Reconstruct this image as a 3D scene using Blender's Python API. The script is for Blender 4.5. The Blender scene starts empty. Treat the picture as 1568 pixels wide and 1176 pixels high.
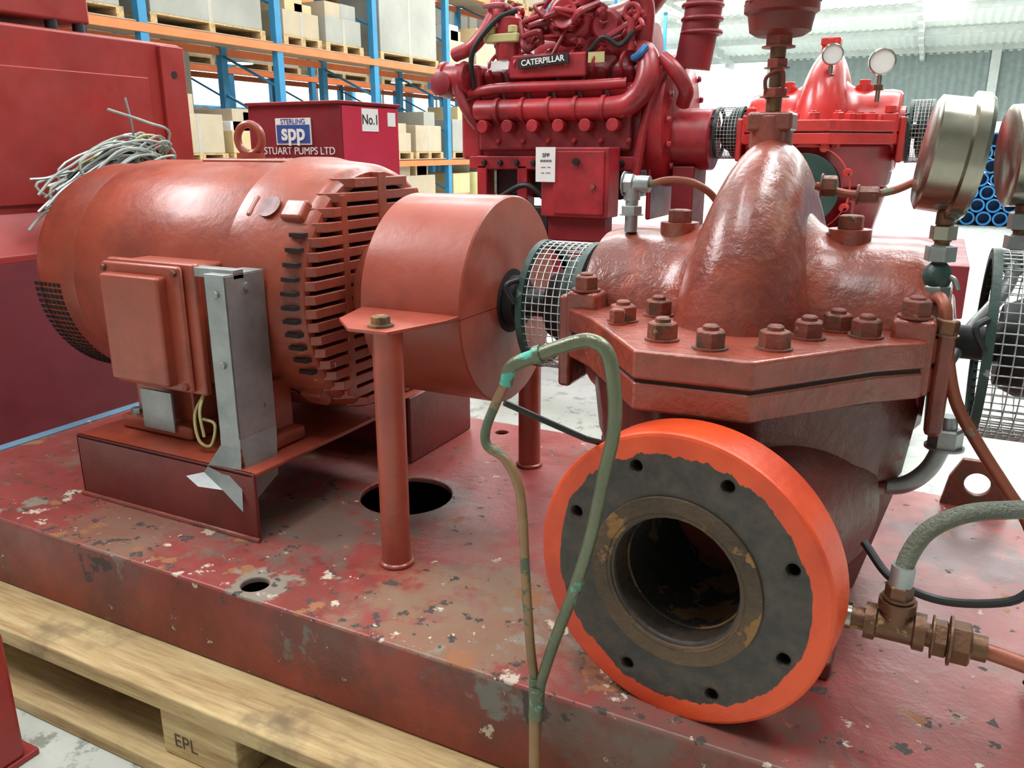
import bpy, bmesh, math, random
from mathutils import Vector, Matrix
random.seed(7)
ZS=0.30
V=Vector
sc=bpy.context.scene
sc.view_settings.view_transform='Standard'
# ------------------------------------------------------------------ materials
def newmat(name):
    m=bpy.data.materials.new(name);m.use_nodes=True
    nt=m.node_tree;n=nt.nodes
    b=n.get("Principled BSDF")
    return m,nt,n,b
def ramp(nt,src,p0,p1,o0=0,o1=1):
    r=nt.nodes.new("ShaderNodeMapRange");r.inputs[1].default_value=p0;r.inputs[2].default_value=p1
    r.inputs[3].default_value=o0;r.inputs[4].default_value=o1
    nt.links.new(src,r.inputs[0]);return r.outputs[0]
def math2(nt,op,a,b):
    m=nt.nodes.new("ShaderNodeMath");m.operation=op
    for i,x in enumerate((a,b)):
        if isinstance(x,(int,float)): m.inputs[i].default_value=x
        else: nt.links.new(x,m.inputs[i])
    return m.outputs[0]
def noise(nt,co,scale,detail=6,rough=.6):
    t=nt.nodes.new("ShaderNodeTexNoise");t.inputs["Scale"].default_value=scale
    t.inputs["Detail"].default_value=detail;t.inputs["Roughness"].default_value=rough
    nt.links.new(co,t.inputs["Vector"]);return t.outputs[0]
def mixc(nt,fac,a,b):
    m=nt.nodes.new("ShaderNodeMix");m.data_type='RGBA'
    if isinstance(fac,float): m.inputs[0].default_value=fac
    else: nt.links.new(fac,m.inputs[0])
    for i,x in ((6,a),(7,b)):
        if isinstance(x,(tuple,list)): m.inputs[i].default_value=(*x[:3],1)
        else: nt.links.new(x,m.inputs[i])
    return m.outputs[2]
def paint(name,col,rough=.4,var=.18,chips=(),bump=.12,bscale=70,metal=0,vscale=4,coat=0,edge=0,patch=None,spots=()):
    m,nt,n,b=newmat(name)
    tc=n.new("ShaderNodeTexCoord");co=tc.outputs["Object"]
    n1=noise(nt,co,vscale,7,.65)
    lo=tuple(c*(1-var) for c in col);hi=tuple(min(1,c*(1+var)) for c in col)
    c=mixc(nt,ramp(nt,n1,.35,.65),lo,hi)
    if patch:
        for pt in (patch if isinstance(patch,list) else [patch]):
            c=mixc(nt,math2(nt,'MULTIPLY',ramp(nt,noise(nt,co,pt[1],9,.72),pt[2],pt[2]+.10),pt[3]),c,pt[0])
    for (sx_,sy_,rad,cc,k) in spots:
        d=n.new("ShaderNodeVectorMath");d.operation='DISTANCE';nt.links.new(co,d.inputs[0]);d.inputs[1].default_value=(sx_,sy_,0)
        s=math2(nt,'ADD',ramp(nt,d.outputs["Value"],0,rad,.30,0),noise(nt,co,7,9,.75))
        c=mixc(nt,math2(nt,'MULTIPLY',ramp(nt,s,.62,.70),k),c,cc)
    ed=None
    if edge:
        sx=n.new("ShaderNodeSeparateXYZ");nt.links.new(co,sx.inputs[0]);ed=ramp(nt,sx.outputs[1],0,.26,edge,0)
    cm=None
    for (cc,sc_,th) in chips:
        s=noise(nt,co,sc_,8,.62)
        if ed is not None: s=math2(nt,'ADD',s,ed)
        f=ramp(nt,s,th,th+.02)
        c=mixc(nt,f,c,cc)
        cm=f if cm is None else math2(nt,'MAXIMUM',cm,f)
    nt.links.new(c,b.inputs["Base Color"])
    b.inputs["Metallic"].default_value=metal
    rr=ramp(nt,noise(nt,co,9,5),.3,.7,max(.05,rough-.1),min(1,rough+.14))
    if cm is not None: rr=math2(nt,'MAXIMUM',rr,math2(nt,'MULTIPLY',cm,.75))
    nt.links.new(rr,b.inputs["Roughness"])
    if coat: b.inputs["Coat Weight"].default_value=coat;b.inputs["Coat Roughness"].default_value=.18
    if bump:
        bp=n.new("ShaderNodeBump");bp.inputs["Strength"].default_value=bump;bp.inputs["Distance"].default_value=.01
        h=noise(nt,co,bscale,4)
        if cm is not None: h=math2(nt,'SUBTRACT',h,math2(nt,'MULTIPLY',cm,.35))
        nt.links.new(h,bp.inputs["Height"]);nt.links.new(bp.outputs[0],b.inputs["Normal"])
    return m
pale=(.58,.46,.36);dark=(.05,.03,.025)
M={}
M['motor']=paint("motor_red_paint",(.34,.060,.030),.38,.16,[((.10,.05,.04),26,.69),(pale,40,.73)],.12,45,coat=.22,patch=[((.20,.038,.024),5,.5,.6),((.26,.10,.06),13,.60,.4)])
M['cast']=paint("cast_pump_paint",(.27,.050,.028),.34,.24,[((.52,.30,.18),34,.70),((.07,.035,.03),22,.69)],.38,38,coat=.35,patch=[((.15,.032,.022),6,.48,.75),((.26,.12,.07),11,.57,.5)])
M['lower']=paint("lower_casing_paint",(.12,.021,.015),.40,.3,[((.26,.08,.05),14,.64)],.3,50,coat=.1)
M['guard']=paint("guard_paint",(.36,.066,.038),.38,.12,[(pale,46,.735)],.07,40,coat=.18,patch=((.25,.044,.028),5,.5,.6))
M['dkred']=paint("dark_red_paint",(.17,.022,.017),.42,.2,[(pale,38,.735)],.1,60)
M['nut']=paint("rusty_nut",(.19,.044,.026),.5,.35,[((.12,.055,.03),40,.54),((.36,.20,.12),60,.66)],.3,80)
gr=(.17,.13,.105)
M['skid']=paint("skid_paint",(.32,.060,.052),.36,.25,[((.26,.21,.165),3.4,.630),((.58,.48,.38),11,.655),((.07,.05,.045),31,.63),((.32,.13,.06),8,.632),((.60,.54,.45),40,.69)],.16,30,edge=.052,patch=[((.19,.050,.040),4,.48,.75),((.24,.16,.12),2.3,.53,.75)],
  spots=[(-.78,.30,.35,gr,.8),(-.70,.46,.20,gr,.7),(-.35,.10,.30,(.27,.19,.12),.7),(-.55,.22,.12,(.30,.14,.07),.8),(.05,.0,.3,(.16,.10,.08),.7),(.35,.75,.25,(.10,.08,.08),.7),(-1.1,.08,.25,(.26,.15,.10),.6)])
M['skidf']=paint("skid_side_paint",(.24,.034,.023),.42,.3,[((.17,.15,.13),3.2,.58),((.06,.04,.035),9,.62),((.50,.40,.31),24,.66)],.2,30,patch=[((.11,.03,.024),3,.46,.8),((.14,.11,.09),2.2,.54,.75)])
M['bgred']=paint("bright_red_paint",(.36,.022,.030),.38,.3,[],.08,30,coat=.2,patch=[((.20,.014,.020),6,.48,.7),((.42,.09,.09),12,.60,.4)])
M['pumpred']=paint("bright_orange_red_paint",(.56,.034,.030),.30,.18,[],.08,30,coat=.3,patch=((.34,.022,.022),6,.52,.6))
M['bgred2']=paint("deep_red_paint",(.22,.014,.020),.45,.2,[],.05,30)
M['cab']=paint("cabinet_paint",(.33,.026,.022),.42,.12,[(dark,30,.74)],.03,20,patch=((.24,.022,.02),2.5,.5,.5))
M['cab2']=paint("cabinet_base_paint",(.19,.024,.034),.5,.15,[],.03,20,patch=((.13,.02,.03),2,.5,.6))
M['pink']=paint("panel_side_paint",(.52,.035,.070),.35,.05,[],.02,20)
M['rust']=paint("rust_brown",(.085,.052,.03),.75,.5,[((.24,.12,.04),12,.57)],.5,50)
M['borerim']=paint("bore_rust_orange",(.17,.080,.026),.85,.5,[((.03,.018,.012),14,.50)],.6,60)
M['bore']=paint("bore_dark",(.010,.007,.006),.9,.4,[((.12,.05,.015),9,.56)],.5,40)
M['galv']=paint("galvanised_steel",(.33,.34,.34),.42,.25,[((.20,.17,.13),18,.66)],.06,20,metal=.7,vscale=8)
M['steel']=paint("bright_steel",(.36,.33,.27),.25,.2,[],.02,20,metal=1)
M['wire']=paint("wire_steel",(.50,.51,.50),.35,.1,[],0,20,metal=.6)
M['cablegrey']=paint("cable_sheath_grey",(.36,.40,.36),.5,.3,[],0,20,vscale=9)
M['brass']=paint("aged_brass",(.18,.085,.045),.45,.45,[((.42,.28,.11),20,.61)],.2,60,metal=.5)
M['copper']=paint("painted_copper",(.32,.09,.052),.38,.3,[((.20,.20,.13),14,.58)],.1,60,metal=.25)
M['cgreen']=paint("green_copper_tube",(.13,.14,.085),.36,.35,[((.10,.42,.33),7,.548),((.38,.15,.09),13,.61)],.15,80,metal=.35)
M['ctan']=paint("tan_copper_tube",(.27,.15,.075),.40,.35,[((.12,.14,.09),11,.54)],.15,80,metal=.35)
M['braid']=paint("braided_hose",(.20,.21,.16),.45,.3,[],.9,260,metal=.3)
M['green']=paint("dark_green_paint",(.025,.060,.050),.45,.3,[((.3,.3,.28),25,.64)],.2,50)
M['black']=paint("black_rubber",(.012,.012,.013),.5,.2,[],.05,40)
M['dark']=paint("dark_interior",(.014,.007,.006),.8,.2,[],0,40)
M['blue']=paint("rack_blue",(.03,.22,.42),.5,.1,[],0,10)
M['orange']=paint("rack_orange",(.76,.18,.05),.5,.1,[],0,10)
M['pipeblue']=paint("pipe_blue",(.02,.17,.42),.4,.15,[],0,10)
M['card']=paint("cardboard",(.46,.37,.26),.85,.12,[],0,10,vscale=1)
M['greybox']=paint("crate_grey",(.34,.33,.29),.8,.12,[],0,10,vscale=1)
M['yellow']=paint("carton_yellow",(.60,.46,.25),.8,.12,[],0,10,vscale=1)
M['white']=paint("white_label",(.8,.8,.78),.5,.03,[],0,10)
M['ink']=paint("black_ink",(.01,.01,.01),.6,.03,[],0,10)
M['bluelab']=paint("blue_label",(.03,.08,.30),.5,.03,[],0,10)
M['beige']=paint("steel_column_beige",(.42,.38,.32),.6,.1,[],0,10)
M['bluerail']=paint("blue_grey_rail",(.13,.26,.38),.5,.2,[(pale,20,.66)],.1,30)
M['yw']=paint("filter_yellow",(.50,.46,.20),.5,.1,[],0,10)
def glassmat():
    m,nt,n,b=newmat("gauge_glass");b.inputs["Transmission Weight"].default_value=1;b.inputs["Roughness"].default_value=.03;b.inputs["Base Color"].default_value=(.95,1,.98,1);return m
M['glass']=glassmat()
def wood():
    m,nt,n,b=newmat("pallet_pine")
    tc=n.new("ShaderNodeTexCoord");mp=n.new("ShaderNodeMapping");mp.inputs["Scale"].default_value=(1.2,16,16)
    nt.links.new(tc.outputs["Object"],mp.inputs[0])
    a=noise(nt,mp.outputs[0],3,8,.7)
    c=mixc(nt,ramp(nt,a,.35,.65),(.34,.20,.08),(.66,.49,.25))
    c=mixc(nt,ramp(nt,noise(nt,tc.outputs["Object"],7,6),.55,.70),c,(.22,.15,.08))
    nt.links.new(c,b.inputs["Base Color"]);b.inputs["Roughness"].default_value=.75
    bp=n.new("ShaderNodeBump");bp.inputs["Strength"].default_value=.3;bp.inputs["Distance"].default_value=.01
    nt.links.new(a,bp.inputs["Height"]);nt.links.new(bp.outputs[0],b.inputs["Normal"])
    return m
M['wood']=wood()
def flange_mat():
    m,nt,n,b=newmat("orange_flange_paint")
    tc=n.new("ShaderNodeTexCoord");co=tc.outputs["Object"]
    mp=n.new("ShaderNodeMapping");mp.inputs["Scale"].default_value=(1,1,0);nt.links.new(co,mp.inputs[0])
    ln=n.new("ShaderNodeVectorMath");ln.operation='LENGTH';nt.links.new(mp.outputs[0],ln.inputs[0])
    st=n.new("ShaderNodeMapping");st.inputs["Scale"].default_value=(45,8,10);nt.links.new(co,st.inputs[0])
    nz=noise(nt,st.outputs[0],1,3)
    rr=math2(nt,'ADD',ln.outputs["Value"],math2(nt,'MULTIPLY',nz,.022))
    f=ramp(nt,rr,.1775,.1785)
    n2=noise(nt,co,30,8,.7)
    drk=mixc(nt,ramp(nt,n2,.4,.65),(.026,.020,.017),(.070,.048,.034))
    org=mixc(nt,ramp(nt,noise(nt,co,8,4),.35,.65),(.52,.042,.010),(.76,.080,.016))
    c=mixc(nt,f,drk,org)
    nt.links.new(c,b.inputs["Base Color"])
    b.inputs["Roughness"].default_value=.38
    bp=n.new("ShaderNodeBump");bp.inputs["Strength"].default_value=.22;bp.inputs["Distance"].default_value=.01
    nt.links.new(n2,bp.inputs["Height"]);nt.links.new(bp.outputs[0],b.inputs["Normal"])
    return m
M['flange']=flange_mat()
def concrete():
    m,nt,n,b=newmat("concrete_floor")
    tc=n.new("ShaderNodeTexCoord");co=tc.outputs["Object"]
    c=mixc(nt,ramp(nt,noise(nt,co,1.2,8,.7),.35,.65),(.46,.48,.43),(.64,.66,.60))
    c=mixc(nt,ramp(nt,noise(nt,co,14,8,.75),.53,.60),c,(.29,.30,.26))
    nt.links.new(c,b.inputs["Base Color"]);b.inputs["Roughness"].default_value=.35
    return m
M['floor']=concrete()
M['roof']=paint("roof_sheet_white",(.86,.90,.88),.6,.04,[],0,10)
M['clad']=paint("cladding_grey_green",(.24,.29,.28),.6,.12,[],0,10)
M['block']=paint("blockwork",(.55,.54,.5),.8,.08,[],0,10)
M['bluesheet']=paint("blue_sheeting",(.14,.34,.48),.6,.12,[],0,10)
M['beam']=paint("roof_steel",(.55,.58,.56),.6,.1,[],0,10)
def emis(name,col,s):
    m,nt,n,b=newmat(name);b.inputs["Emission Color"].default_value=(*col,1);b.inputs["Emission Strength"].default_value=s
    b.inputs["Base Color"].default_value=(.8,.8,.8,1);return m
M['lampglow']=emis("lamp_glow",(1,.96,.88),12)
M['skyglass']=emis("window_daylight",(.80,.93,1),2.6)
M['roofglow']=emis("roof_glow_sheet",(.92,1,.98),2.4)  # emission for strips added to brighten the roof

# ------------------------------------------------------------------ builder
def perp(d):
    d=d.normalized();a=V((0,0,1)) if abs(d.z)<.9 else V((1,0,0))
    u=d.cross(a).normalized();w=d.cross(u).normalized();return u,w
class B:
    def __init__(s,name,off=(0,0,0)):
        s.name=name;s.p={};s.off=V(off);s.ext=[]
    def g(s,part,mat,bev=0,wire=0):
        k=part
        if k not in s.p: s.p[k]=[bmesh.new(),mat,bev,wire]
        return s.p[k][0]
    def box(s,part,mat,x0,x1,y0,y1,z0,z1,bev=.003,R=None,piv=None):
        bm=s.g(part,mat,bev)
        vs=[V((x,y,z)) for x in (x0,x1) for y in (y0,y1) for z in (z0,z1)]
        if R is not None:
            c=V(piv) if piv else V(((x0+x1)/2,(y0+y1)/2,(z0+z1)/2))
            vs=[R@(v-c)+c for v in vs]
        b=[bm.verts.new(v+s.off) for v in vs]
        for f in ((0,1,3,2),(4,6,7,5),(0,4,5,1),(2,3,7,6),(0,2,6,4),(1,5,7,3)): bm.faces.new([b[i] for i in f])
    def prism(s,part,mat,poly,z0,z1,bev=.003,fn=None,poly2=None):
        bm=s.g(part,mat,bev);fn=fn or (lambda x,y,z:(x,y,z))
        q=poly2 or poly
        a=[bm.verts.new(V(fn(x,y,z0))+s.off) for x,y in poly];b=[bm.verts.new(V(fn(x,y,z1))+s.off) for x,y in q]
        n=len(poly);bm.faces.new(a[::-1]);bm.faces.new(b)
        for i in range(n): bm.faces.new((a[i],a[(i+1)%n],b[(i+1)%n],b[i]))
    def lathe(s,part,mat,p,d,prof,seg=48,bev=0,ph=0):
        bm=s.g(part,mat,bev);p=V(p)+s.off;d=V(d).normalized();u,w=perp(d);rings=[]
        for t,r in prof:
            c=p+d*t
            if r<1e-6: rings.append([bm.verts.new(c)])
            else: rings.append([bm.verts.new(c+(u*math.cos(2*math.pi*i/seg+ph)+w*math.sin(2*math.pi*i/seg+ph))*r) for i in range(seg)])
        for a,b in zip(rings,rings[1:]):
            if len(a)==1 and len(b)==1: continue
            for i in range(seg):
                j=(i+1)%seg
                if len(a)==1: bm.faces.new((a[0],b[i],b[j]))
                elif len(b)==1: bm.faces.new((a[i],a[j],b[0]))
                else: bm.faces.new((a[i],a[j],b[j],b[i]))
    def cyl(s,part,mat,p0,p1,r,r2=None,seg=24,bev=0):
        p0=V(p0);p1=V(p1);L=(p1-p0).length;r2=r if r2 is None else r2
        s.lathe(part,mat,p0,p1-p0,[(0,0),(0,r),(L,r2),(L,0)],seg,bev)
    def hexn(s,part,mat,p,d,r,h,stud=0,ph=None,washer=True):
        if ph is None: ph=random.random()
        p=V(p);d=V(d).normalized()
        if washer: s.lathe(part,mat,p,d,[(0,0),(0,r*1.15),(h*.12,r*1.15),(h*.12,0)],24)
        s.lathe(part+"_hex",mat,p+d*h*.1,d,[(0,0),(0,r),(h*.85,r),(h*.95,r*.84),(h*.95,0)],6,.0008,ph)
        if stud: s.lathe(part,mat,p+d*h*.9,d,[(0,0),(0,r*.52),(stud,r*.52),(stud+.002,r*.4),(stud+.002,0)],16)
    def tube(s,part,mat,pts,r,seg=12,sub=6,smooth=True,rs=None):
        P=[V(q) for q in pts]
        if smooth and len(P)>2:
            E=[P[0]*2-P[1]]+P+[P[-1]*2-P[-2]];Q=[]
            for i in range(1,len(E)-2):
                a,b,c,d=E[i-1:i+3]
                for k in range(sub):
                    t=k/sub
                    Q.append(.5*((2*b)+(c-a)*t+(2*a-5*b+4*c-d)*t*t+(3*b-a-3*c+d)*t**3))
            Q.append(P[-1]);
        else: Q=P
        bm=s.g(part,mat);u=None;rings=[]
        for i,q in enumerate(Q):
            t=(Q[min(i+1,len(Q)-1)]-Q[max(i-1,0)]).normalized()
            if u is None: u,w=perp(t)
            u=(u-t*u.dot(t)).normalized();w=t.cross(u)
            rr=r if rs is None else rs(i/(len(Q)-1))
            rings.append([bm.verts.new(q+s.off+(u*math.cos(2*math.pi*k/seg)+w*math.sin(2*math.pi*k/seg))*rr) for k in range(seg)])
        for a,b in zip(rings,rings[1:]):
            for k in range(seg): bm.faces.new((a[k],a[(k+1)%seg],b[(k+1)%seg],b[k]))
        bm.faces.new(rings[0][::-1]);bm.faces.new(rings[-1])
    def torus(s,part,mat,c,d,R,r,seg=40,rs=10):
        bm=s.g(part,mat);c=V(c)+s.off;d=V(d).normalized();u,w=perp(d);G=[]
        for i in range(seg):
            a=2*math.pi*i/seg;e=u*math.cos(a)+w*math.sin(a)
            G.append([bm.verts.new(c+e*(R+r*math.cos(2*math.pi*k/rs))+d*r*math.sin(2*math.pi*k/rs)) for k in range(rs)])
        for i in range(seg):
            for k in range(rs):
                bm.faces.new((G[i][k],G[(i+1)%seg][k],G[(i+1)%seg][(k+1)%rs],G[i][(k+1)%rs]))
    def grid(s,part,mat,fn,nu,nv,wire=0):
        bm=s.g(part,mat,0,wire)
        G=[[bm.verts.new(V(fn(i/nu,j/nv))+s.off) for j in range(nv+1)] for i in range(nu+1)]
        for i in range(nu):
            for j in range(nv): bm.faces.new((G[i][j],G[i+1][j],G[i+1][j+1],G[i][j+1]))
    def plate(s,part,mat,outer,holes,th,Mx,bev=.002):
        cu=bpy.data.curves.new("tmp",'CURVE');cu.dimensions='2D';cu.fill_mode='BOTH';cu.extrude=max(th/2-bev,.0001);cu.bevel_depth=bev;cu.bevel_resolution=1
        def sp(pts):
            q=cu.splines.new('POLY');q.points.add(len(pts)-1)
            for i,(x,y) in enumerate(pts): q.points[i].co=(x,y,0,1)
            q.use_cyclic_u=True
        sp(outer)
        for x,y,r in holes: sp([(x+r*math.cos(2*math.pi*i/32),y+r*math.sin(2*math.pi*i/32)) for i in range(32)])
        o=bpy.data.objects.new("tmp",cu);me=bpy.data.meshes.new_from_object(o);bpy.data.objects.remove(o)
        me.materials.clear();me.materials.append(M[mat])
        o=bpy.data.objects.new(part,me);o.matrix_world=Matrix.Translation(s.off)@Mx;s.ext.append(o);return o
    def text(s,part,mat,body,size,Mx,ext=.0008,bold=.0):
        cu=bpy.data.curves.new("tmp",'FONT');cu.body=body;cu.size=size;cu.extrude=ext;cu.align_x='CENTER';cu.align_y='CENTER';cu.offset=bold
        o=bpy.data.objects.new("tmp",cu);me=bpy.data.meshes.new_from_object(o);bpy.data.objects.remove(o)
        me.materials.clear();me.materials.append(M[mat])
        o=bpy.data.objects.new(part,me);o.matrix_world=Matrix.Translation(s.off)@Mx;s.ext.append(o)
    def done(s):
        lo=V((1e9,)*3);hi=V((-1e9,)*3)
        for bm,*_ in s.p.values():
            for v in bm.verts:
                for i in range(3): lo[i]=min(lo[i],v.co[i]);hi[i]=max(hi[i],v.co[i])
        if not s.p: lo=hi=s.ext[0].matrix_world.translation.copy()
        c=V(((lo.x+hi.x)/2,(lo.y+hi.y)/2,lo.z))
        single=len(s.p)==1 and not s.ext
        if not single:
            root=bpy.data.objects.new(s.name,None);root.empty_display_size=.1;bpy.context.collection.objects.link(root)
            root.location=c+V((0,0,ZS))
        for k,(bm,mat,bev,wire) in s.p.items():
            bmesh.ops.translate(bm,vec=-c,verts=bm.verts)
            bmesh.ops.recalc_face_normals(bm,faces=bm.faces)
            me=bpy.data.meshes.new(k);bm.to_mesh(me);bm.free()
            me.materials.append(M[mat])
            for f in me.polygons: f.use_smooth=True
            o=bpy.data.objects.new(s.name if single else k,me);bpy.context.collection.objects.link(o)
            if single: o.location=c+V((0,0,ZS))
            else: o.parent=root
            if bev:
                md=o.modifiers.new("bevel",'BEVEL');md.width=bev;md.segments=2;md.limit_method='ANGLE';md.angle_limit=math.radians(35);md.harden_normals=True
            elif wire:
                md=o.modifiers.new("wire",'WIREFRAME');md.thickness=wire;md.use_replace=True;md.use_even_offset=False
            else:
                me.set_sharp_from_angle(angle=math.radians(35))
        for o in s.ext:
            bpy.context.collection.objects.link(o);mw=o.matrix_world.copy();o.parent=root
            mw.translation-=c;o.matrix_basis=mw
            for f in o.data.polygons: f.use_smooth=False
def circ(r,n=72): return [(r*math.cos(2*math.pi*i/n),r*math.sin(2*math.pi*i/n)) for i in range(n)]
def frame(o,x,y):
    x=V(x).normalized();y=V(y).normalized();z=x.cross(y)
    m=Matrix((x,y,z)).transposed().to_4x4();m.translation=V(o);return m
RX=lambda a:Matrix.Rotation(math.radians(a),3,'X')
RY=lambda a:Matrix.Rotation(math.radians(a),3,'Y')
RZ=lambda a:Matrix.Rotation(math.radians(a),3,'Z')
SY,SZ=.539,.425
# ------------------------------------------------------------------ skid
b=B("pump_skid")
X0,X1,Y1=-1.73,.46,.98
b.plate("top_plate",'skid',[(X0,0.004),(X1,0.004),(X1,Y1),(X0,Y1)],[(-.70,.465,.10),(-.72,.040,.027),(-.706,.914,.02),(-.2,.9,.02)],.012,Matrix.Translation((0,0,-.006)),.003)
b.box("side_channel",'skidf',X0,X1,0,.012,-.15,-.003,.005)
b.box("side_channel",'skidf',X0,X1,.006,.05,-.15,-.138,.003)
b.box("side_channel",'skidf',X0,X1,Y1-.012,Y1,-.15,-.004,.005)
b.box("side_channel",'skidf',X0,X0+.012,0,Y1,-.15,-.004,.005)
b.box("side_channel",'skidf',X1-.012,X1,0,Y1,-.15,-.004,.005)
b.box("underside_sheet",'dark',X0+.02,X1-.02,.02,Y1-.02,-.149,-.135,0)  # dark sheet closing the whole underside of the skid
b.box("end_rail",'bluerail',X0-.035,X0-.002,.0,Y1,-.03,.004,.004)
b.plate("lifting_lug",'nut',[(-.06,0),(.06,0),(.045,.07),(.02,.10),(-.03,.10),(-.05,.06)],[(0,.052,.026)],.016,frame((.375,.945,0),(1,0,0),(0,0,1)),.002)
b.cyl("cap",'white',(-1.66,.12,0),(-1.66,.12,.008),.014)
b.hexn("anchor_bolt",'rust',(.33,.05,0),(0,0,1),.018,.016)
b.done()
# ------------------------------------------------------------------ pallet
b=B("wooden_pallet")
for y0,y1 in ((-.105,.02),(.17,.27),(.42,.54),(.69,.79),(.90,1.03)):
    b.box("top_boards",'wood',-1.80,.50,y0,y1,-.184,-.1505,.004)
for x in (-1.78,-.82,.32):
    for y0,y1 in ((-.10,0),(.43,.53),(.92,1.02)):
        b.box("blocks",'wood',x,x+.17,y0,y1,-.272,-.184,.004)
for y0,y1 in ((-.125,.0),(.42,.54),(.91,1.03)):
    b.box("bottom_boards",'wood',-1.80,.50,y0,y1,-.30,-.272,.004)
b.text("stamp",'rust',"EPL",.036,frame((-.765,-.1002,-.238),(1,0,0),(0,0,1)),.0004)
b.done()
# ------------------------------------------------------------------ motor
b=B("electric_motor")
ax=(1,0,0)
b.lathe("fan_cover",'motor',(-1.60,SY,SZ),ax,[(0,0),(0,.20),(.008,.225),(.03,.244),(.055,.250),(.17,.250),(.172,.254),(.185,.254)],96)
b.lathe("stator_barrel",'motor',(-1.425,SY,SZ),ax,[(0,.20),(0,.257),(.008,.260),(.44,.260),(.448,.257),(.45,.20)],96)
b.lathe("end_shield",'motor',(-.978,SY,SZ),ax,[(0,.2),(0,.264),(.004,.268),(.06,.268),(.09,.262),(.155,.256),(.172,.250),(.180,.240),(.180,.222),(.165,.220)],96)
b.lathe("end_shield_core",'dark',(-.90,SY,SZ),ax,[(0,0),(0,.235),(.095,.235),(.095,0)],64)
b.lathe("bearing_cap",'motor',(-.87,SY,SZ),ax,[(0,0),(0,.12),(.10,.11),(.11,.10),(.12,.06),(.12,0)],48)
for k in range(18):
    z=SZ-.225+k*.0262
    h=math.sqrt(max(.247**2-(z-SZ)**2,0))
    if h<.07: continue
    b.prism("cooling_louvres",'motor',[(-.845,-h-.006),(-.815,-h-.004),(-.782,-h+.022),(-.782,h-.022),(-.815,h+.004),(-.845,h+.006)],z-.0092,z+.0092,.002,fn=lambda x,y,z:(x,y+SY,z))
b.box("cooling_louvres",'motor',-.83,-.781,SY-.014,SY+.014,SZ-.24,SZ+.24)
for s_ in (-1,1):
    b.box("cooling_louvres",'motor',-.83,-.7815,SY+s_*.125-.009,SY+s_*.125+.009,SZ-.20,SZ+.20)
for k in range(11):
    z=SZ-.131+k*.0262
    for s_ in (-1,1):
        y=SY+s_*math.sqrt(.257**2-(z-SZ)**2)
        b.box("rim_slots",'dark',-.832,-.80,y-.008,y+.008,z-.0038,z+.0038,0)
for a in (-48,48,-138,138):
    an=math.radians(a)
    def P_(r): return SY+math.sin(an)*r,SZ+math.cos(an)*r
    cy,cz=P_(.258)
    b.box("shield_lugs",'motor',-.950,-.935,cy-.026,cy+.026,cz-.012,cz+.013,.007,R=RX(-a))
    b.box("shield_lugs",'motor',-.868,-.815,cy-.022,cy+.022,cz-.016,cz+.011,.009,R=RX(-a))
    b.lathe("shield_pocket",'dkred',(-.902,P_(.2665)[0],P_(.2665)[1]),(0,math.sin(an),math.cos(an)),[(0,0),(0,.024),(.002,.024),(.002,0)],24)
b.lathe("drive_shaft",'steel',(-.78,SY,SZ),ax,[(0,0),(0,.03),(.085,.03),(.085,0)])
for i in range(6):
    for j in range(26):
        a=math.radians(-90-2+ -j*3.1);x=-1.575+i*.0155
        cy=SY+math.sin(a)*.2505;cz=SZ+math.cos(a)*.2505
        b.box("ventilation_grille",'dark',x,x+.010,cy-.0012,cy+.0012,cz-.0042,cz+.0042,0,R=RX(-math.degrees(a)-90))
for y0,y1 in ((.235,.36),(.72,.84)):
    for x0,x1 in ((-1.27,-1.06),(-.98,-.87)):
        b.box("feet",'motor',x0,x1,y0,y1,.136,.165,.006)
        b.box("feet",'motor',x0+.02,x1-.02,y0+.03,y1-.01,.16,.27,.01)
        b.hexn("foot_bolts",'galv',((x0+.03),y0+.02,.165),(0,0,1),.013,.012)
b.box("earth_plate",'galv',-1.19,-1.10,.228,.234,.15,.235,.001)
b.tube("earth_wire",'yw',[(-1.0,.225,.25),(-1.01,.205,.21),(-1.0,.20,.16),(-.98,.21,.15),(-.975,.22,.19),(-1.0,.215,.20)],.003,8)
b.tube("earth_wire",'yw',[(-1.0,.225,.25),(-.99,.20,.22),(-.985,.20,.17)],.003,8)
b.cyl("eyebolt",'motor',(-1.13,SY,SZ+.25),(-1.13,SY,SZ+.275),.03)
b.torus("eyebolt",'motor',(-1.13,SY,SZ+.305),(.15,-1,0),.031,.0085)
b.box("nameplate_pad",'motor',-1.24,-.98,SY-.04,SY+.04,SZ+.245,SZ+.264,.006)
b.done()
b=B("motor_terminal_box")
b.box("body",'motor',-1.195,-.985,.225,.32,.265,.50,.008)
b.box("rim",'motor',-1.215,-.975,.208,.226,.25,.505,.006)
b.box("lid",'motor',-1.195,-1.035,.172,.21,.268,.480,.016)
b.box("lid",'motor',-1.215,-1.0,.195,.209,.255,.500,.006)
for x,z in ((-1.204,.488),(-1.012,.488),(-1.204,.268),(-1.012,.268)): b.hexn("screws",'nut',(x,.195,z),(0,-1,0),.007,.006)
b.done()
b=B("cable_trunking")
T=.0025
b.box("cover",'galv',-.918,-.868,.178,.178+T,.17,.493,.0008)
b.box("cover",'galv',-.868-T,-.868,.178,.275,.19,.493,.0008)
b.box("cover",'galv',-.918,-.918+T,.178,.27,.19,.493,.0008)
b.box("cover",'galv',-.918,-.868,.178,.275,.493,.4955,.0008)
b.box("cover",'galv',-.965,-.868,.20,.225,.485,.502,.001)
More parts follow.
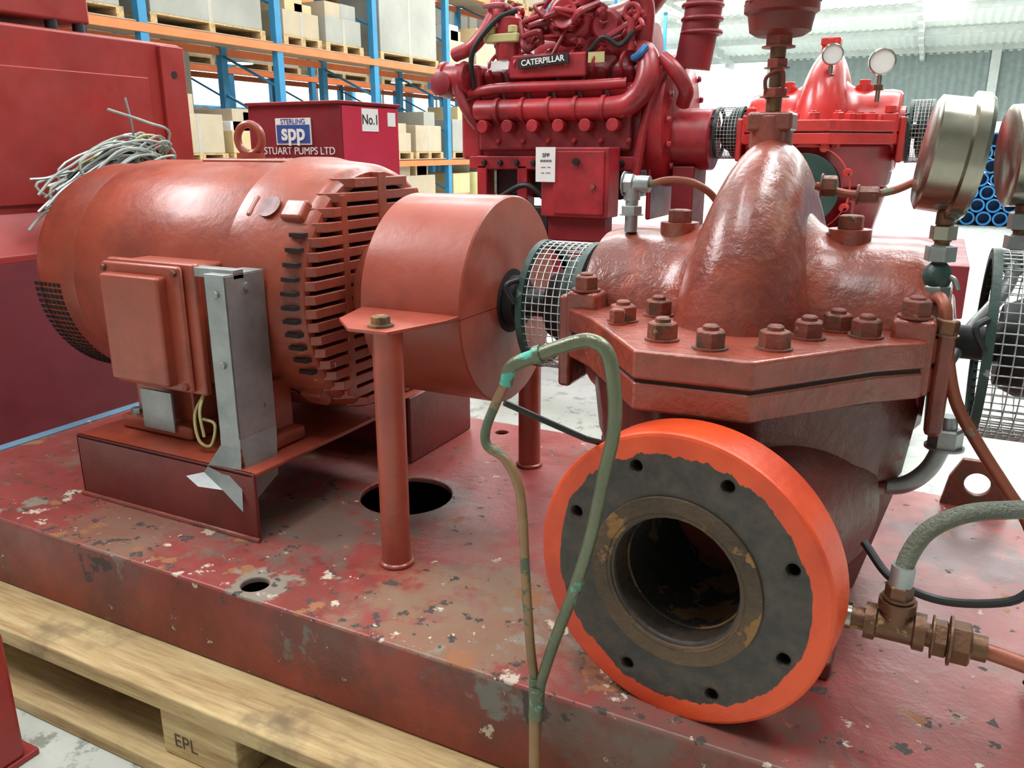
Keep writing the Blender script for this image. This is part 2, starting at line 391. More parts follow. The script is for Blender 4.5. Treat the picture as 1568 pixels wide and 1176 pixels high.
for tri in ([(-.918,.178,.172),(-.868,.178,.172),(-.895,.150,.095),(-.945,.155,.120)],[(-.868,.178,.19),(-.868,.275,.19),(-.85,.25,.10),(-.848,.175,.065)],[(-.868,.178,.172),(-.848,.150,.060),(-.895,.150,.095)],[(-.945,.155,.120),(-.895,.150,.095),(-.93,.125,.105),(-.965,.130,.118)]):
    bm=b.g("torn_flap",'galv');vs=[bm.verts.new(V(v)) for v in tri];bm.faces.new(vs)
for z in (.46,.33): b.hexn("screws",'galv',(-.89,.178,z),(0,-1,0),.007,.005)
b.cyl("screws",'galv',(-.868,.23,.47),(-.864,.23,.47),.007)
b.done()
b=B("motor_base_frame")
for y0,y1 in ((.16,.62),(.68,.92)):
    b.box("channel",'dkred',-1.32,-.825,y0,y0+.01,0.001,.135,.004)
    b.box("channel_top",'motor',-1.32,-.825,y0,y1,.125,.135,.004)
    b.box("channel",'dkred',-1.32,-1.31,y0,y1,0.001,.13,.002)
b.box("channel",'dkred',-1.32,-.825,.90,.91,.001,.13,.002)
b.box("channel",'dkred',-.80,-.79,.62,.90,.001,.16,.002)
b.tube("weld_bead",'cast',[(-1.32+i*.0125,.158,.003) for i in range(41)],.005,8,1)
b.done()
# ------------------------------------------------------------------ coupling guard
b=B("coupling_guard")
b.lathe("drum",'guard',(-.70,SY,SZ),ax,[(.0,.05),(0,.197),(.003,.2),(.212,.2),(.215,.197),(.215,.06)],96)
b.lathe("shaft_hole_shade",'dark',(-.488,SY,SZ),ax,[(0,0),(0,.062),(.0045,.062),(.0045,0)],40)  # dark disc painted in for the shadow inside the shaft opening
b.prism("mounting_plate",'guard',[(-.70,.36),(-.665,.235),(-.60,.175),(-.525,.178),(-.488,.30),(-.487,.36)],SZ-.002,SZ+.004,.001)
b.prism("mounting_plate",'guard',[(-.70,.72),(-.665,.83),(-.6,.9),(-.52,.9),(-.487,.78),(-.487,.72)],SZ-.002,SZ+.004,.001)
b.box("seam",'dkred',-.70,-.4845,SY-.2012,SY+.2012,SZ-.003,SZ-.0015,0)
for x,y in ((-.548,.211),(-.542,.74)):
    b.cyl("support_post",'guard',(x,y,.001),(x,y,SZ-.001),.0255,seg=32)
    b.torus("support_post",'guard',(x,y,.004),(0,0,1),.026,.005)
b.cyl("bolt",'rust',(-.56,.211,SZ+.004),(-.56,.211,SZ+.008),.022)
b.hexn("bolt",'rust',(-.56,.211,SZ+.007),(0,0,1),.016,.014)
b.done()
# ------------------------------------------------------------------ pump builder
def pump(name,O,mt,low,fl,rot,R=.183,fz=-.236,fy=-.499,nut='cast',fx=0):
    b=B(name,O)
    q=[(-.075,-.42),(.075,-.412),(.205,-.245),(.262,-.195),(.290,-.115)]
    poly=q+[(.29,.115),(.262,.195),(.205,.245),(.075,.412),(-.075,.42),(-.205,.245),(-.262,.195),(-.29,.115),(-.29,-.115),(-.262,-.195),(-.205,-.245)]
    b.prism("split_flange_upper",mt,poly,-.004,.035,.005)
    ins=lambda k:[(x*k,y*k) for x,y in poly]
    b.prism("split_gasket",'dark',ins(.985),-.0085,-.003,0)
    b.prism("split_flange_lower",mt,ins(.995),-.047,-.008,.005)
    for sx in (-1,1):
        for sy in (-1,1):
            b.box("flange_lugs",mt,sx*.243-.028,sx*.243+.028,sy*.165-.026,sy*.165+.026,-.045,.062,.008)
            b.hexn("casing_nuts",nut,(sx*.243,sy*.168,.062),(0,0,1),.0205,.024,stud=.006)
        b.box("end_pads",mt,sx*.285-.012,sx*.285+.012,-.16,.16,-.11,.05,.008)
    top=[(-.07,-.34),(.07,-.34),(.20,-.22),(.268,-.12),(.268,.12),(.20,.22),(.07,.34),(-.07,.34),(-.20,.22),(-.25,.12),(-.25,-.12),(-.20,-.22)]
    mid=[(x*.94,y*.88) for x,y in top];bot=[(x*.76,y*.74) for x,y in top]
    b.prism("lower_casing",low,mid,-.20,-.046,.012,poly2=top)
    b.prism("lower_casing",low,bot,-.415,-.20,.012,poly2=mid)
    for sx in (-1,1):
        b.box("foot",low,sx*.13-.07,sx*.13+.07,-.34,.30,-.4245,-.395,.006)
        b.box("foot_web",low,sx*.15-.012,sx*.15+.012,-.30,.26,-.40,-.24,.006)
    def dome(u,v):
        th=math.pi*u;phi=math.pi*v;w=.104-.036*math.sin(th)**1.5
        r=.10+(.20)*(max(math.sin(phi),0)**.62)
        ry=r*.285/.30
        return (-w*math.cos(phi)+.006,-ry*math.cos(th),r*math.sin(th))
    b.grid("volute_dome",mt,dome,48,28)
    for sx in (-1,1):
        b.lathe("stuffing_box_housing",mt,(0,0,.0),(sx,0,0),[(.0,.20),(.06,.196),(.085,.172),(.11,.156),(.14,.150),(.235,.150),(.262,.144),(.27,.134),(.27,.0)],72)
        b.lathe("gland",mt,(sx*.265,0,0),(sx,0,0),[(0,.09),(.02,.09),(.022,.085),(.022,0)],40)
        b.cyl("plug_boss",mt,(sx*.135,-.02,.14),(sx*.135,-.02,.165),.032)
        b.hexn("plug",nut,(sx*.135,-.02,.163),(0,0,1),.020,.022,washer=False)
    b.cyl("vent_boss",mt,(0,0,.285),(0,0,.335),.034,.032,bev=.003)
    b.box("vent_boss_flange",mt,-.035,.035,-.03,.03,.31,.34,.006)
    for x,y in [(-.15,-.25),(-.06,-.345),(.01,-.365),(.085,-.33),(.115,-.245),(.145,-.175),(.185,-.20),(-.115,-.185)]:
        for sy in (-1,1):
            b.hexn("casing_nuts",nut,(x,y*(-sy),.035) if sy<0 else (x,-y,.035),(0,0,1),.0205,.024,stud=.008)
            b.hexn("casing_bolt_heads",nut,(x*.97,(y if sy<0 else -y)*.97,-.047),(0,0,-1),.018,.012)
    for x,y in ((-.17,-.215),): b.hexn("dowel_plug",nut,(x+.02,y-.06,.035),(0,0,1),.012,.022)
    a=math.radians(rot);nd=V((-math.sin(a),-math.cos(a),0));xl=V((math.cos(a),-math.sin(a),0))
    F=V((fx,fy,fz))
    t=.070
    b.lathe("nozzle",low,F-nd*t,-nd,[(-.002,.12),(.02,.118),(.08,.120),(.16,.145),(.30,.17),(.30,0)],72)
    holes=[(.153*math.cos(math.radians(22.5+45*i)),.153*math.sin(math.radians(22.5+45*i)),.0125) for i in range(8)]
    if fl=='flange':
        b.plate("suction_flange",fl,circ(R,96),holes+[(0,0,.088)],t,frame(F-nd*t/2,xl,(0,0,1)),.005)
        b.plate("raised_face",'rust',circ(.112,72),[(0,0,.088)],.004,frame(F+nd*.002,xl,(0,0,1)),.001)
        b.lathe("bolt_hole_backs",'dark',F-nd*(t*.7),-nd,[(0,.10),(0,.17),(.001,.17)],48)
        b.lathe("bore_rim",'borerim',F+nd*.0045,-nd,[(0,.092),(.006,.087),(.04,.084),(.044,.080)],64)
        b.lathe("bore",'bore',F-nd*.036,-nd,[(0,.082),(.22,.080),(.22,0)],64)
    else:
        b.plate("suction_flange",mt,circ(R*.9,64),holes,.04,frame(F-nd*.02,xl,(0,0,1)),.003)
        b.plate("blank_flange",fl,circ(R*.72,64),[],.012,frame(F+nd*.006,xl,(0,0,1)),.002)
    b.lathe("discharge_nozzle",low,(0,.2,fz),(0,1,0),[(0,.16),(.15,.12),(.24,.11),(.24,.17),(.28,.17),(.28,0)],48)
    b.done()
pump("split_case_pump",(-.02,SY,SZ),'cast','lower','flange',7,R=.189,fz=-.2355,nut='nut',fx=.016)
def cage(name,x0,x1,R,cells,off=(0,0,0)):
    b=B(name,off);n=int(2*math.pi*R/.0145)
    b.grid("wire_mesh",'wire',lambda u,v:(x0+(x1-x0)*v,SY+R*math.cos(2*math.pi*u),SZ+R*math.sin(2*math.pi*u)),n,cells,wire=.003)
    for x in (x0,x1): b.lathe("end_ring",'green',(x-.006,SY,SZ),ax,[(0,R-.012),(0,R+.003),(.012,R+.003),(.012,R-.012)],64)
    b.cyl("shaft",'black',(x0-.05,SY,SZ),(x1+.012,SY,SZ),.026)
    b.lathe("coupling_half",'black',(x0+.02,SY,SZ),ax,[(0,0),(0,.06),(.03,.075),(.045,.075),(.045,.05),(.06,.05),(.06,.08),(.085,.08),(.085,0)],32)
    b.torus("gland_bolts",'green',(x1-.03,SY,SZ),ax,.085,.012,24,8)
    b.lathe("gland_housing",'black',(x1-.025,SY,SZ),ax,[(0,0),(0,.095),(.02,.10),(.02,0)],32)
    b.tube("hinge_latch",'black',[(x0-.006,SY-R-.004,SZ+.02),(x0-.02,SY-R-.01,SZ+.05),(x0-.006,SY-R+.01,SZ+.06)],.005,8)
    b.done()
cage("shaft_mesh_guard",-.412,-.310,.118,8)
cage("shaft_mesh_guard",.318,.475,.140,10)
b=B("shaft_coupling")
b.lathe("hub",'black',(-.482,SY,SZ),ax,[(0,0),(0,.05),(.02,.05),(.02,.035),(.035,.035),(.035,0)],32)
b.done()
b=B("air_release_valve")
p=(-.02,SY)
def C_(part,mat,z0,z1,r,r2=None,seg=24): b.cyl(part,mat,(p[0],p[1],z0),(p[0],p[1],z1),r,r2,seg,bev=.001)
C_("stem",'brass',SZ+.341,SZ+.365,.012);b.hexn("nuts",'cast',(p[0],p[1],SZ+.362),(0,0,1),.02,.014,ph=.2)
C_("stem",'brass',SZ+.375,SZ+.41,.010);b.hexn("nuts",'brass',(p[0],p[1],SZ+.405),(0,0,1),.017,.014,ph=.2)
C_("stem",'brass',SZ+.42,SZ+.44,.012);b.hexn("nuts",'dkred',(p[0],p[1],SZ+.435),(0,0,1),.022,.02,ph=.2)
b.lathe("valve_body",'dkred',(p[0],p[1],SZ+.452),(0,0,1),[(0,0),(0,.036),(.006,.046),(.03,.05),(.034,.056),(.046,.056),(.05,.048),(.10,.05),(.14,.04),(.16,.02),(.16,0)],48)
for i in range(8):
    a=i*math.pi/4;b.hexn("cap_screws",'dkred',(p[0]+.05*math.cos(a),p[1]+.05*math.sin(a),SZ+.498),(0,0,1),.007,.008)
b.tube("handle",'dkred',[(p[0]-.01,p[1]-.01,SZ+.36),(p[0]-.012,p[1]-.018,SZ+.39),(p[0]+.012,p[1]-.02,SZ+.40),(p[0]+.014,p[1]-.01,SZ+.37)],.003,8)
b.done()
b=B("balance_pipe")
b.cyl("fitting",'galv',(-.235,.50,.572),(-.235,.50,.63),.011);b.hexn("nut",'galv',(-.235,.50,.60),(0,0,1),.018,.016)
b.tube("elbow",'galv',[(-.235,.50,.625),(-.235,.50,.645),(-.228,.50,.652),(-.205,.50,.652)],.014,14)
b.hexn("nut",'galv',(-.25,.50,.652),(1,0,0),.018,.018)
b.tube("tube",'copper',[(-.205,.50,.652),(-.17,.50,.66),(-.13,.50,.655),(-.10,.51,.635),(-.08,.52,.60)],.006,10)
b.hexn("nut_red",'nut',(.068,.50,.655),(1,0,0),.016,.022)
b.tube("tube",'copper',[(.06,.50,.655),(.10,.50,.645),(.13,.50,.643),(.17,.50,.65),(.21,.49,.668),(.232,.46,.66),(.240,.44,.60),(.243,.44,.585)],.006,10)
b.hexn("nut_red",'nut',(.12,.50,.643),(1,0,0),.013,.03)
b.done()
def gauge(name,x,y,zc,r,z0,dirn,base='brass'):
    b=B(name);d=V(dirn).normalized();c=V((x,y,zc))
    b.lathe("case",'steel',c-d*.038,d,[(0,0),(0,r*.80),(.005,r*.90),(.042,r*.90),(.045,r),(.060,r),(.066,r*.94),(.066,r*.86),(.058,r*.86)],72)
    b.lathe("dial",'white',c+d*.006,d,[(0,0),(0,r*.87),(.003,r*.87),(.003,0)],48)
    b.lathe("lens",'glass',c+d*.023,d,[(0,0),(0,r*.86),(.004,r*.86),(.004,0)],48)
    b.tube("needle",'ink',[c+d*.011+V((0,0,-.01)),c+d*.011+V((0,-.02,.045))],.002,6,smooth=False)
    for i in range(11):
        an=math.radians(-135+27*i);u=V((0,1,0));w=V((0,0,1));e=u*math.sin(an)+w*math.cos(an)
        b.tube("dial_ticks",'ink',[c+d*.010+e*r*.68,c+d*.010+e*r*.80],.0012,4,smooth=False)
    zb=zc-r
    b.cyl("stem",base,(x,y,zb+.015),(x,y,zb-.03),.012)
    b.hexn("stem_nut",'steel',(x,y,zb-.03),(0,0,1),.018,.022,ph=.3,washer=False)
    b.cyl("stem",base,(x,y,zb-.028),(x,y,zb-.055),.010)
    b.hexn("stem_nut_lower",'galv',(x,y,zb-.06),(0,0,1),.021,.024,ph=.3,washer=False)
    b.lathe("cock",'green',(x,y,zb-.10),(0,0,1),[(0,0),(0,.010),(.008,.017),(.02,.020),(.032,.017),(.04,.010),(.04,0)],24)
    b.cyl("stem_tail",'galv',(x,y,z0),(x,y,zb-.09),.010)
    b.hexn("stem_nut_tail",'galv',(x,y,z0+.02),(0,0,1),.020,.028,ph=.3,washer=False)
    b.tube("cock_lever",'galv',[(x,y,zb-.08),(x+.02,y-.01,zb-.08),(x+.028,y-.012,zb-.095)],.004,8)
    b.done()
gauge("pressure_gauge",.243,.44,.700,.085,.475,(.985,.12,-.12))
gauge("pressure_gauge",.352,.66,.70,.085,.565,(.97,.16,.05))
b=B("gauge_manifold")
b.tube("pipe",'galv',[(.352,.66,.56),(.345,.63,.50),(.30,.56,.44),(.275,.50,.40)],.010,12)
b.tube("pipe_lower",'galv',[(.285,.45,.33),(.285,.45,.30),(.27,.44,.25),(.24,.43,.22),(.20,.43,.21)],.013,14)
b.hexn("union",'galv',(.285,.45,.28),(0,0,1),.024,.03)
b.done()
b=B("copper_pipe")
b.tube("pipe",'copper',[(.262,.39,.475),(.268,.39,.44),(.288,.39,.37),(.325,.39,.31),(.365,.39,.255),(.40,.39,.205),(.43,.385,.13),(.44,.36,.05),(.44,.34,.004)],.0085,12)
b.hexn("nut",'brass',(.262,.39,.462),(.1,0,1),.016,.022)
b.tube("pipe",'copper',[(.262,.39,.475),(.258,.395,.50),(.25,.41,.51),(.245,.435,.50)],.0085,12)
b.done()
b=B("drain_fitting")
b.cyl("nipple",'steel',(.182,.11,.160),(.20,.11,.160),.016)
b.cyl("nipple_brass",'brass',(.19,.11,.160),(.30,.11,.158),.0135)
b.lathe("tee",'brass',(.215,.11,.160),(1,0,0),[(0,0),(0,.022),(.012,.022),(.014,.018),(.052,.018),(.054,.022),(.066,.022),(.066,0)],24)
b.lathe("tee",'brass',(.248,.11,.160),(0,0,1),[(0,0),(0,.017),(.022,.017),(.024,.021),(.036,.021),(.036,0)],24)
b.hexn("nut",'brass',(.248,.11,.198),(0,0,1),.016,.018)
b.hexn("nut",'brass',(.288,.11,.158),(1,0,0),.022,.016)
b.hexn("nut",'brass',(.306,.11,.158),(1,0,0),.025,.022)
b.cyl("nipple_brass",'brass',(.30,.11,.158),(.345,.11,.157),.015)
b.tube("outlet_pipe",'copper',[(.33,.11,.157),(.38,.11,.150),(.44,.10,.143),(.50,.09,.13)],.0095,12)
b.done()
b=B("braided_hose")
b.tube("hose",'braid',[(.248,.11,.216),(.252,.115,.25),(.268,.12,.285),(.30,.13,.308),(.34,.14,.318),(.38,.16,.315),(.425,.19,.28),(.445,.22,.20),(.45,.25,.10),(.45,.27,.01)],.0105,14)
b.tube("ferrule",'galv',[(.248,.11,.215),(.249,.111,.240)],.0135,14)
b.done()
b=B("black_cable")
b.tube("cable",'black',[(.20,.24,.20),(.24,.2,.175),(.30,.2,.160),(.37,.2,.178),(.40,.21,.205),(.43,.24,.19),(.44,.28,.10),(.42,.30,.012)],.0055,10)
b.done()
b=B("bent_copper_tube")
yA=-.05
b.tube("tan_leg",'ctan',[(-.148,yA,-.298),(-.149,yA,-.15),(-.15,yA,-.078),(-.151,yA,.034),(-.159,yA,.108),(-.166,yA,.203),(-.171,yA,.29),(-.178,yA,.325),(-.195,yA,.352),(-.218,yA,.364),(-.220,yA,.385),(-.206,yA,.42),(-.195,yA,.443),(-.187,yA,.465)],.0060,12)
b.tube("green_leg",'cgreen',[(-.193,yA,.445),(-.184,yA,.468),(-.151,yA,.485),(-.115,yA,.501),(-.088,yA,.508),(-.068,yA,.495),(-.059,yA,.454),(-.058,yA,.409),(-.068,yA,.352),(-.081,yA,.276),(-.10,yA,.202),(-.125,yA,.123),(-.146,yA,.045),(-.150,yA,.02)],.0085,12,rs=lambda t:.0084-.0025*max(0,(t-.4)))
b.tube("solder_joint",'cgreen',[(-.148,yA,.05),(-.150,yA,.0)],.0100,12)
b.tube("collar",'cgreen',[(-.155,yA,.484),(-.147,yA,.487)],.0108,12)
b.tube("collar_lower",'ctan',[(-.152,yA,.06),(-.149,yA,-.298)],.0078,12)
b.done()
b=B("black_rod")
b.tube("rod",'black',[(-.205,-.03,.415),(-.13,.05,.355),(-.10,.09,.335)],.004,8,smooth=False)
b.done()
b=B("red_stand_post")
b.box("post",'cab',-1.13,-1.040,-.30,-.20,-.29,-.045,.01)
b.box("base_plate",'cab',-1.15,-1.038,-.32,-.18,-.30,-.288,.003)
b.done()
# ------------------------------------------------------------------ left cabinet
b=B("steel_enclosure")
b.box("upper_body",'cab',-2.75,-2.15,-.10,1.305,.50,1.05,.012)
b.box("door_panel",'cab',-2.155,-2.142,-.02,1.15,.55,.935,.004)
b.box("corner_strip",'cab',-2.152,-2.135,1.20,1.30,.50,1.04,.004)
b.prism("ledge",'cab',[(-2.15,.53),(-2.05,.42),(-2.05,.40),(-2.15,.40)],-.1,1.305,.004,fn=lambda x,y,z:(x,z,y))
b.box("lower_body",'cab2',-2.75,-2.05,-.10,1.305,-.27,.41,.012)
for y in (0,1.15): b.box("feet",'black',-2.7,-2.1,y,y+.06,-.30,-.27,.003)
b.box("top_box",'cab',-2.7,-2.17,-.2,.98,1.075,1.5,.01)
for y in (.86,.95): b.cyl("rubber_feet",'black',(-2.19,y,1.05),(-2.19,y,1.08),.018)
for z in (.95,.60): b.cyl("holes",'black',(-2.137,1.25,z),(-2.1335,1.25,z),.012)
b.done()
b=B("cable_bundle")
for i in range(96):
    m_=('cablegrey','wire','galv','black','yw')[random.choice([0,0,0,0,0,1,1,1,2,2,3,4])]
    y=1.12+random.uniform(-.06,.03);z=.60+random.uniform(-.06,.05)
    ln=random.uniform(.16,.44);up=random.uniform(-.04,.15)
    x0=-2.06+random.uniform(-.03,.09)
    kind=random.random()
    pts=[(-2.13,y,z),(x0,y-ln*.22,z+.04+up*.5),(x0+.02,y-ln*.55,z+.03+up*.8)]
    if kind<.45:
        pts+=[(x0+.01,y-ln,z+up*.5),(x0+.02,y-ln+.05,z-.05+up*.1),(x0,y-ln*.5,z-.05+random.uniform(-.02,.03))]
    elif kind<.93:
        s_=random.uniform(-.02,.02)
        pts+=[(x0+.02,y-ln*.85,z+up*.6+s_),(x0+.015,y-ln*.85-.06,z+up*.45-.02+s_),(x0+.01,y-ln*.85-.11,z+up*.35-.045+s_*2)]
    else: pts+=[(x0+.01,y-ln,z+up*.9+.05)]
    b.tube("wires_"+m_,m_,pts,.0042,6,5)
b.tube("grey_drop_wire",'galv',[(-2.04,.98,.70),(-2.03,.97,.78),(-2.04,.965,.86)],.004,6)
b.done()
# ------------------------------------------------------------------ control panel box
b=B("pump_control_panel")
b.box("cabinet",'bgred2',-2.10,-1.672,1.54,1.90,-.20,.865,.006)
b.box("side_panel",'pink',-1.674,-1.668,1.55,1.89,-.15,.855,.002)
b.box("lid",'bgred2',-2.105,-1.664,1.53,1.905,.86,.872,.003)
b.box("plinth",'black',-2.08,-1.69,1.56,1.88,-.30,-.20,.003)
b.box("sign",'white',-1.965,-1.80,1.535,1.539,.722,.815,.001)
b.box("sign_blue",'bluelab',-1.959,-1.806,1.5335,1.5352,.728,.792,.0)
f_=lambda x,z,y=1.5325:frame((x,y,z),(1,0,0),(0,0,1))
b.text("sign_text",'white',"spp",.080,f_(-1.882,.764),bold=.002)
b.text("sign_header",'bluelab',"STERLING",.026,f_(-1.882,.803,1.5345))
b.text("owner_text",'white',"STUART PUMPS LTD",.037,f_(-1.865,.700,1.5385))
b.text("phone_text",'white',"01945 646 1668",.037,f_(-1.865,.662,1.5385))
b.box("paper_label",'white',-1.668,-1.6665,1.66,1.76,.77,.85,0)
b.text("label_text",'ink',"No.1",.05,frame((-1.666,1.71,.81),(0,1,0),(0,0,1)))
b.box("paper_label",'white',-1.668,-1.6665,1.82,1.87,.79,.84,0)
b.done()
# ------------------------------------------------------------------ background pump set
PO=(-.20,2.63,.77)
pump("split_case_pump",PO,'pumpred','bgred','green',0,R=.17,fz=-.20,fy=-.40,nut='pumpred')
b=B("pump_set_base")
b.box("deck",'bgred2',-1.95,.35,2.15,3.1,.325,.344,.004)
for y in (2.15,3.0): b.box("rails",'bgred2',-1.95,.35,y,y+.10,.17,.33,.006)
for x in (-1.85,-.9,.15):
    for y in (2.18,3.0): b.box("legs",'black',x,x+.10,y,y+.08,-.30,.175,.004)
b.done()
cage("shaft_mesh_guard",-.60,-.505,.10,7,(0,2.63-SY,.77-SZ))
cage("shaft_mesh_guard",.105,.175,.11,6,(0,2.63-SY,.77-SZ))
def g2(x,y,z,r):
    b=B("pressure_gauge")
    b.lathe("case",'steel',(x,y,z),(0.2,-1,0),[(0,0),(0,r),(.03,r),(.032,r*.92),(.028,r*.9)],32)
    b.lathe("dial",'white',(x,y,z),(0.2,-1,0),[(.02,0),(.02,r*.9),(.026,r*.9),(.026,0)],32)
    b.cyl("stem",'steel',(x,y,z-r),(x,y,z-r-.09),.008)
    b.hexn("stem_nut",'brass',(x,y,z-r-.05),(0,0,1),.016,.02)
    b.done()
g2(-.17,2.43,1.03,.036);g2(-.01,2.50,1.005,.045)
# ------------------------------------------------------------------ diesel engine
b=B("diesel_engine")
R_='bgred';D_='bgred2'
b.box("block",R_,-1.62,-.86,2.44,2.98,.66,.90,.02)
b.box("side_cover",D_,-1.60,-.90,2.40,2.46,.70,.90,.015)
for i in range(6):
    x=-1.55+i*.118
    b.cyl("manifold_bosses",R_,(x,2.40,.80),(x,2.345,.80),.026,bev=.003)
    b.box("manifold_lobes",R_,x-.045,x+.045,2.36,2.43,.825,.885,.015)
    b.hexn("manifold_bolts",R_,(x+.055,2.39,.84),(0,-1,0),.012,.012)
    b.hexn("manifold_bolts",R_,(x+.055,2.395,.74),(0,-1,0),.010,.012)
    b.box("cylinder_head",R_,x-.05,x+.05,2.42,2.60,.90,.985,.015,R=RX(25))
    b.box("rocker_cover",D_,x-.05,x+.05,2.44,2.60,.985,1.06,.02,R=RX(25))
    b.tube("injector_lines",R_,[(x,2.44,1.0),(x+.01,2.40,1.05),(x+.03,2.45,1.10),(x+.04,2.52,1.09)],.008,8)
b.tube("exhaust_manifold",R_,[(-1.6,2.40,.865),(-1.3,2.39,.865),(-.98,2.39,.865),(-.88,2.39,.90),(-.84,2.40,.98),(-.86,2.44,1.06),(-.93,2.5,1.09)],.045,16)
for x in (-1.49,-1.37,-1.25,-1.13,-1.01): b.lathe("manifold_clamps",R_,(x-.008,2.39,.865),(1,0,0),[(0,.04),(0,.052),(.016,.052),(.016,.04)],20)
b.tube("water_rail",R_,[(-1.66,2.42,.93),(-1.5,2.40,.955),(-1.1,2.40,.955),(-.93,2.42,.96)],.022,12)
b.box("brand_plate",'ink',-1.40,-1.17,2.385,2.392,1.035,1.075,.001,R=RY(-4))
b.text("brand_text",'white',"CATERPILLAR",.032,frame((-1.285,2.383,1.055),(1,0,.07),(-.07,0,1)),bold=.0006)
b.box("plate_bracket",R_,-1.45,-1.10,2.40,2.44,.99,1.085,.01)
b.box("yellow_decal",'yw',-1.09,-1.02,2.398,2.40,1.04,1.08,0)
b.box("white_decal",'white',-1.55,-1.45,2.398,2.40,1.03,1.065,0)
b.tube("intake_pipe",R_,[(-1.5,2.7,1.20),(-1.2,2.68,1.22),(-1.0,2.66,1.25),(-.9,2.66,1.34),(-.9,2.7,1.45)],.06,18)
b.lathe("turbo_volute",R_,(-1.20,2.50,1.22),(0,-1,.1),[(-.10,0),(-.10,.05),(-.05,.075),(0,.085),(.04,.075),(.05,.055),(.10,.055),(.10,.045),(.07,.0)],32)
b.torus("turbo_scroll",R_,(-1.20,2.48,1.22),(0,-1,.1),.075,.035,32,12)
b.lathe("turbo_inlet",D_,(-1.03,2.48,1.18),(0,-1,0),[(0,0),(0,.06),(.04,.065),(.06,.05),(.06,0)],32)
b.tube("crossover_pipe",R_,[(-1.14,2.46,1.27),(-1.05,2.44,1.34),(-.95,2.46,1.33),(-.90,2.5,1.25),(-.90,2.5,1.12)],.042,16)
b.cyl("lifting_eye_post",R_,(-.92,2.42,1.08),(-.92,2.42,1.2),.016);b.torus("lifting_eye",R_,(-.92,2.42,1.22),(0,1,0),.028,.010)
b.lathe("oil_filter",R_,(-1.47,2.44,1.07),(0,0,1),[(0,0),(0,.05),(.01,.055),(.16,.055),(.18,.04),(.18,0)],28)
b.box("filter_cap",'yw',-1.56,-1.40,2.38,2.42,1.135,1.17,.006)
for x in (-1.53,-1.43): b.cyl("filter_cap",'yw',(x,2.40,1.17),(x,2.40,1.20),.02)
b.lathe("alternator",R_,(-1.80,2.42,1.0),(1,0,0),[(0,0),(0,.05),(.02,.075),(.04,.075),(.045,.065),(.12,.065),(.13,.075),(.15,.07),(.16,0)],32)
b.lathe("alternator_boss",D_,(-1.76,2.42,.98),(0,-1,0),[(0,0),(0,.06),(.07,.05),(.08,.03),(.08,0)],28)
b.box("gear_case",R_,-1.70,-1.60,2.42,3.0,.66,1.06,.02)
b.tube("front_pipes",R_,[(-1.72,2.42,1.10),(-1.62,2.40,1.13),(-1.56,2.44,1.22),(-1.55,2.5,1.32)],.03,12)
b.tube("front_pipes_b",D_,[(-1.66,2.40,1.06),(-1.68,2.38,.95),(-1.64,2.38,.86),(-1.6,2.40,.80)],.022,12)
b.lathe("aftercooler",R_,(-1.45,2.75,1.12),(1,0,0),[(0,0),(0,.10),(.03,.12),(.5,.12),(.53,.10),(.53,0)],32)
b.lathe("flywheel_housing",R_,(-.88,2.68,.82),(1,0,0),[(0,0),(0,.23),(.02,.26),(.06,.27),(.10,.27),(.12,.24),(.13,0)],48)
for i in range(16):
    a=i*math.pi/8;b.hexn("housing_bolts",R_,(-.76,2.68+.25*math.cos(a),.82+.25*math.sin(a)),(1,0,0),.013,.012)
b.tube("exhaust_stack",D_,[(-.72,2.6,1.02),(-.70,2.6,1.15),(-.68,2.6,1.3),(-.66,2.6,1.6)],.072,20)
for z in (1.15,1.20,1.25): b.torus("exhaust_bellows",D_,(-.69,2.6,z),(0,0,1),.074,.010,28,8)
b.box("rear_mount",R_,-.86,-.84,2.5,2.95,.42,.85,.01)
b.tube("rear_hose",R_,[(-.80,2.45,1.05),(-.74,2.44,1.0),(-.70,2.46,.93),(-.72,2.5,.88)],.03,12)
b.tube("rear_brace",R_,[(-.80,2.44,1.02),(-.85,2.42,.80),(-.88,2.42,.60)],.02,10)
b.box("sump",'black',-1.56,-.95,2.48,2.92,.50,.665,.02)
b.box("sump_rail",R_,-1.66,-.86,2.42,2.50,.62,.68,.008)
for i in range(9): b.hexn("sump_bolts",'black',(-1.58+i*.08,2.42,.65),(0,-1,0),.012,.012)
for x in (-1.62,-1.42,-1.22): b.box("support_legs",R_,x,x+.05,2.42,2.50,.344,.64,.006)
b.box("battery_shelf",'black',-1.60,-1.24,2.36,2.44,.344,.47,.006)
b.tube("black_hoses",'black',[(-1.5,2.40,.50),(-1.35,2.36,.56),(-1.26,2.38,.50)],.012,8)
b.tube("black_hoses",'black',[(-1.62,2.40,.96),(-1.60,2.36,1.10),(-1.5,2.38,1.22),(-1.42,2.42,1.26)],.012,8)
b.tube("black_hoses",'black',[(-1.1,2.42,1.08),(-1.02,2.38,1.13),(-.96,2.40,1.10),(-.9,2.4,1.15)],.010,8)
b.tube("blue_hose",'pipeblue',[(-.90,2.40,1.05),(-.87,2.38,1.06),(-.85,2.40,1.09)],.014,8)
for k in range(26):
    x=random.uniform(-1.6,-.9);z=random.uniform(1.06,1.25);y=random.uniform(2.42,2.55)
    b.tube("small_pipes_%d"%(k%2),(R_,D_)[k%2],[(x,y,z),(x+random.uniform(-.1,.1),y-.04,z+random.uniform(-.03,.08)),(x+random.uniform(-.15,.15),y,z+random.uniform(0,.13))],random.uniform(.008,.016),8)
    b.hexn("unions",D_,(x,y-.01,z),(random.uniform(-1,1),-.5,.5),.02,.02)
b.done()
b=B("engine_control_box")
b.box("box",R_,-1.22,-.93,2.24,2.375,.44,.715,.008)
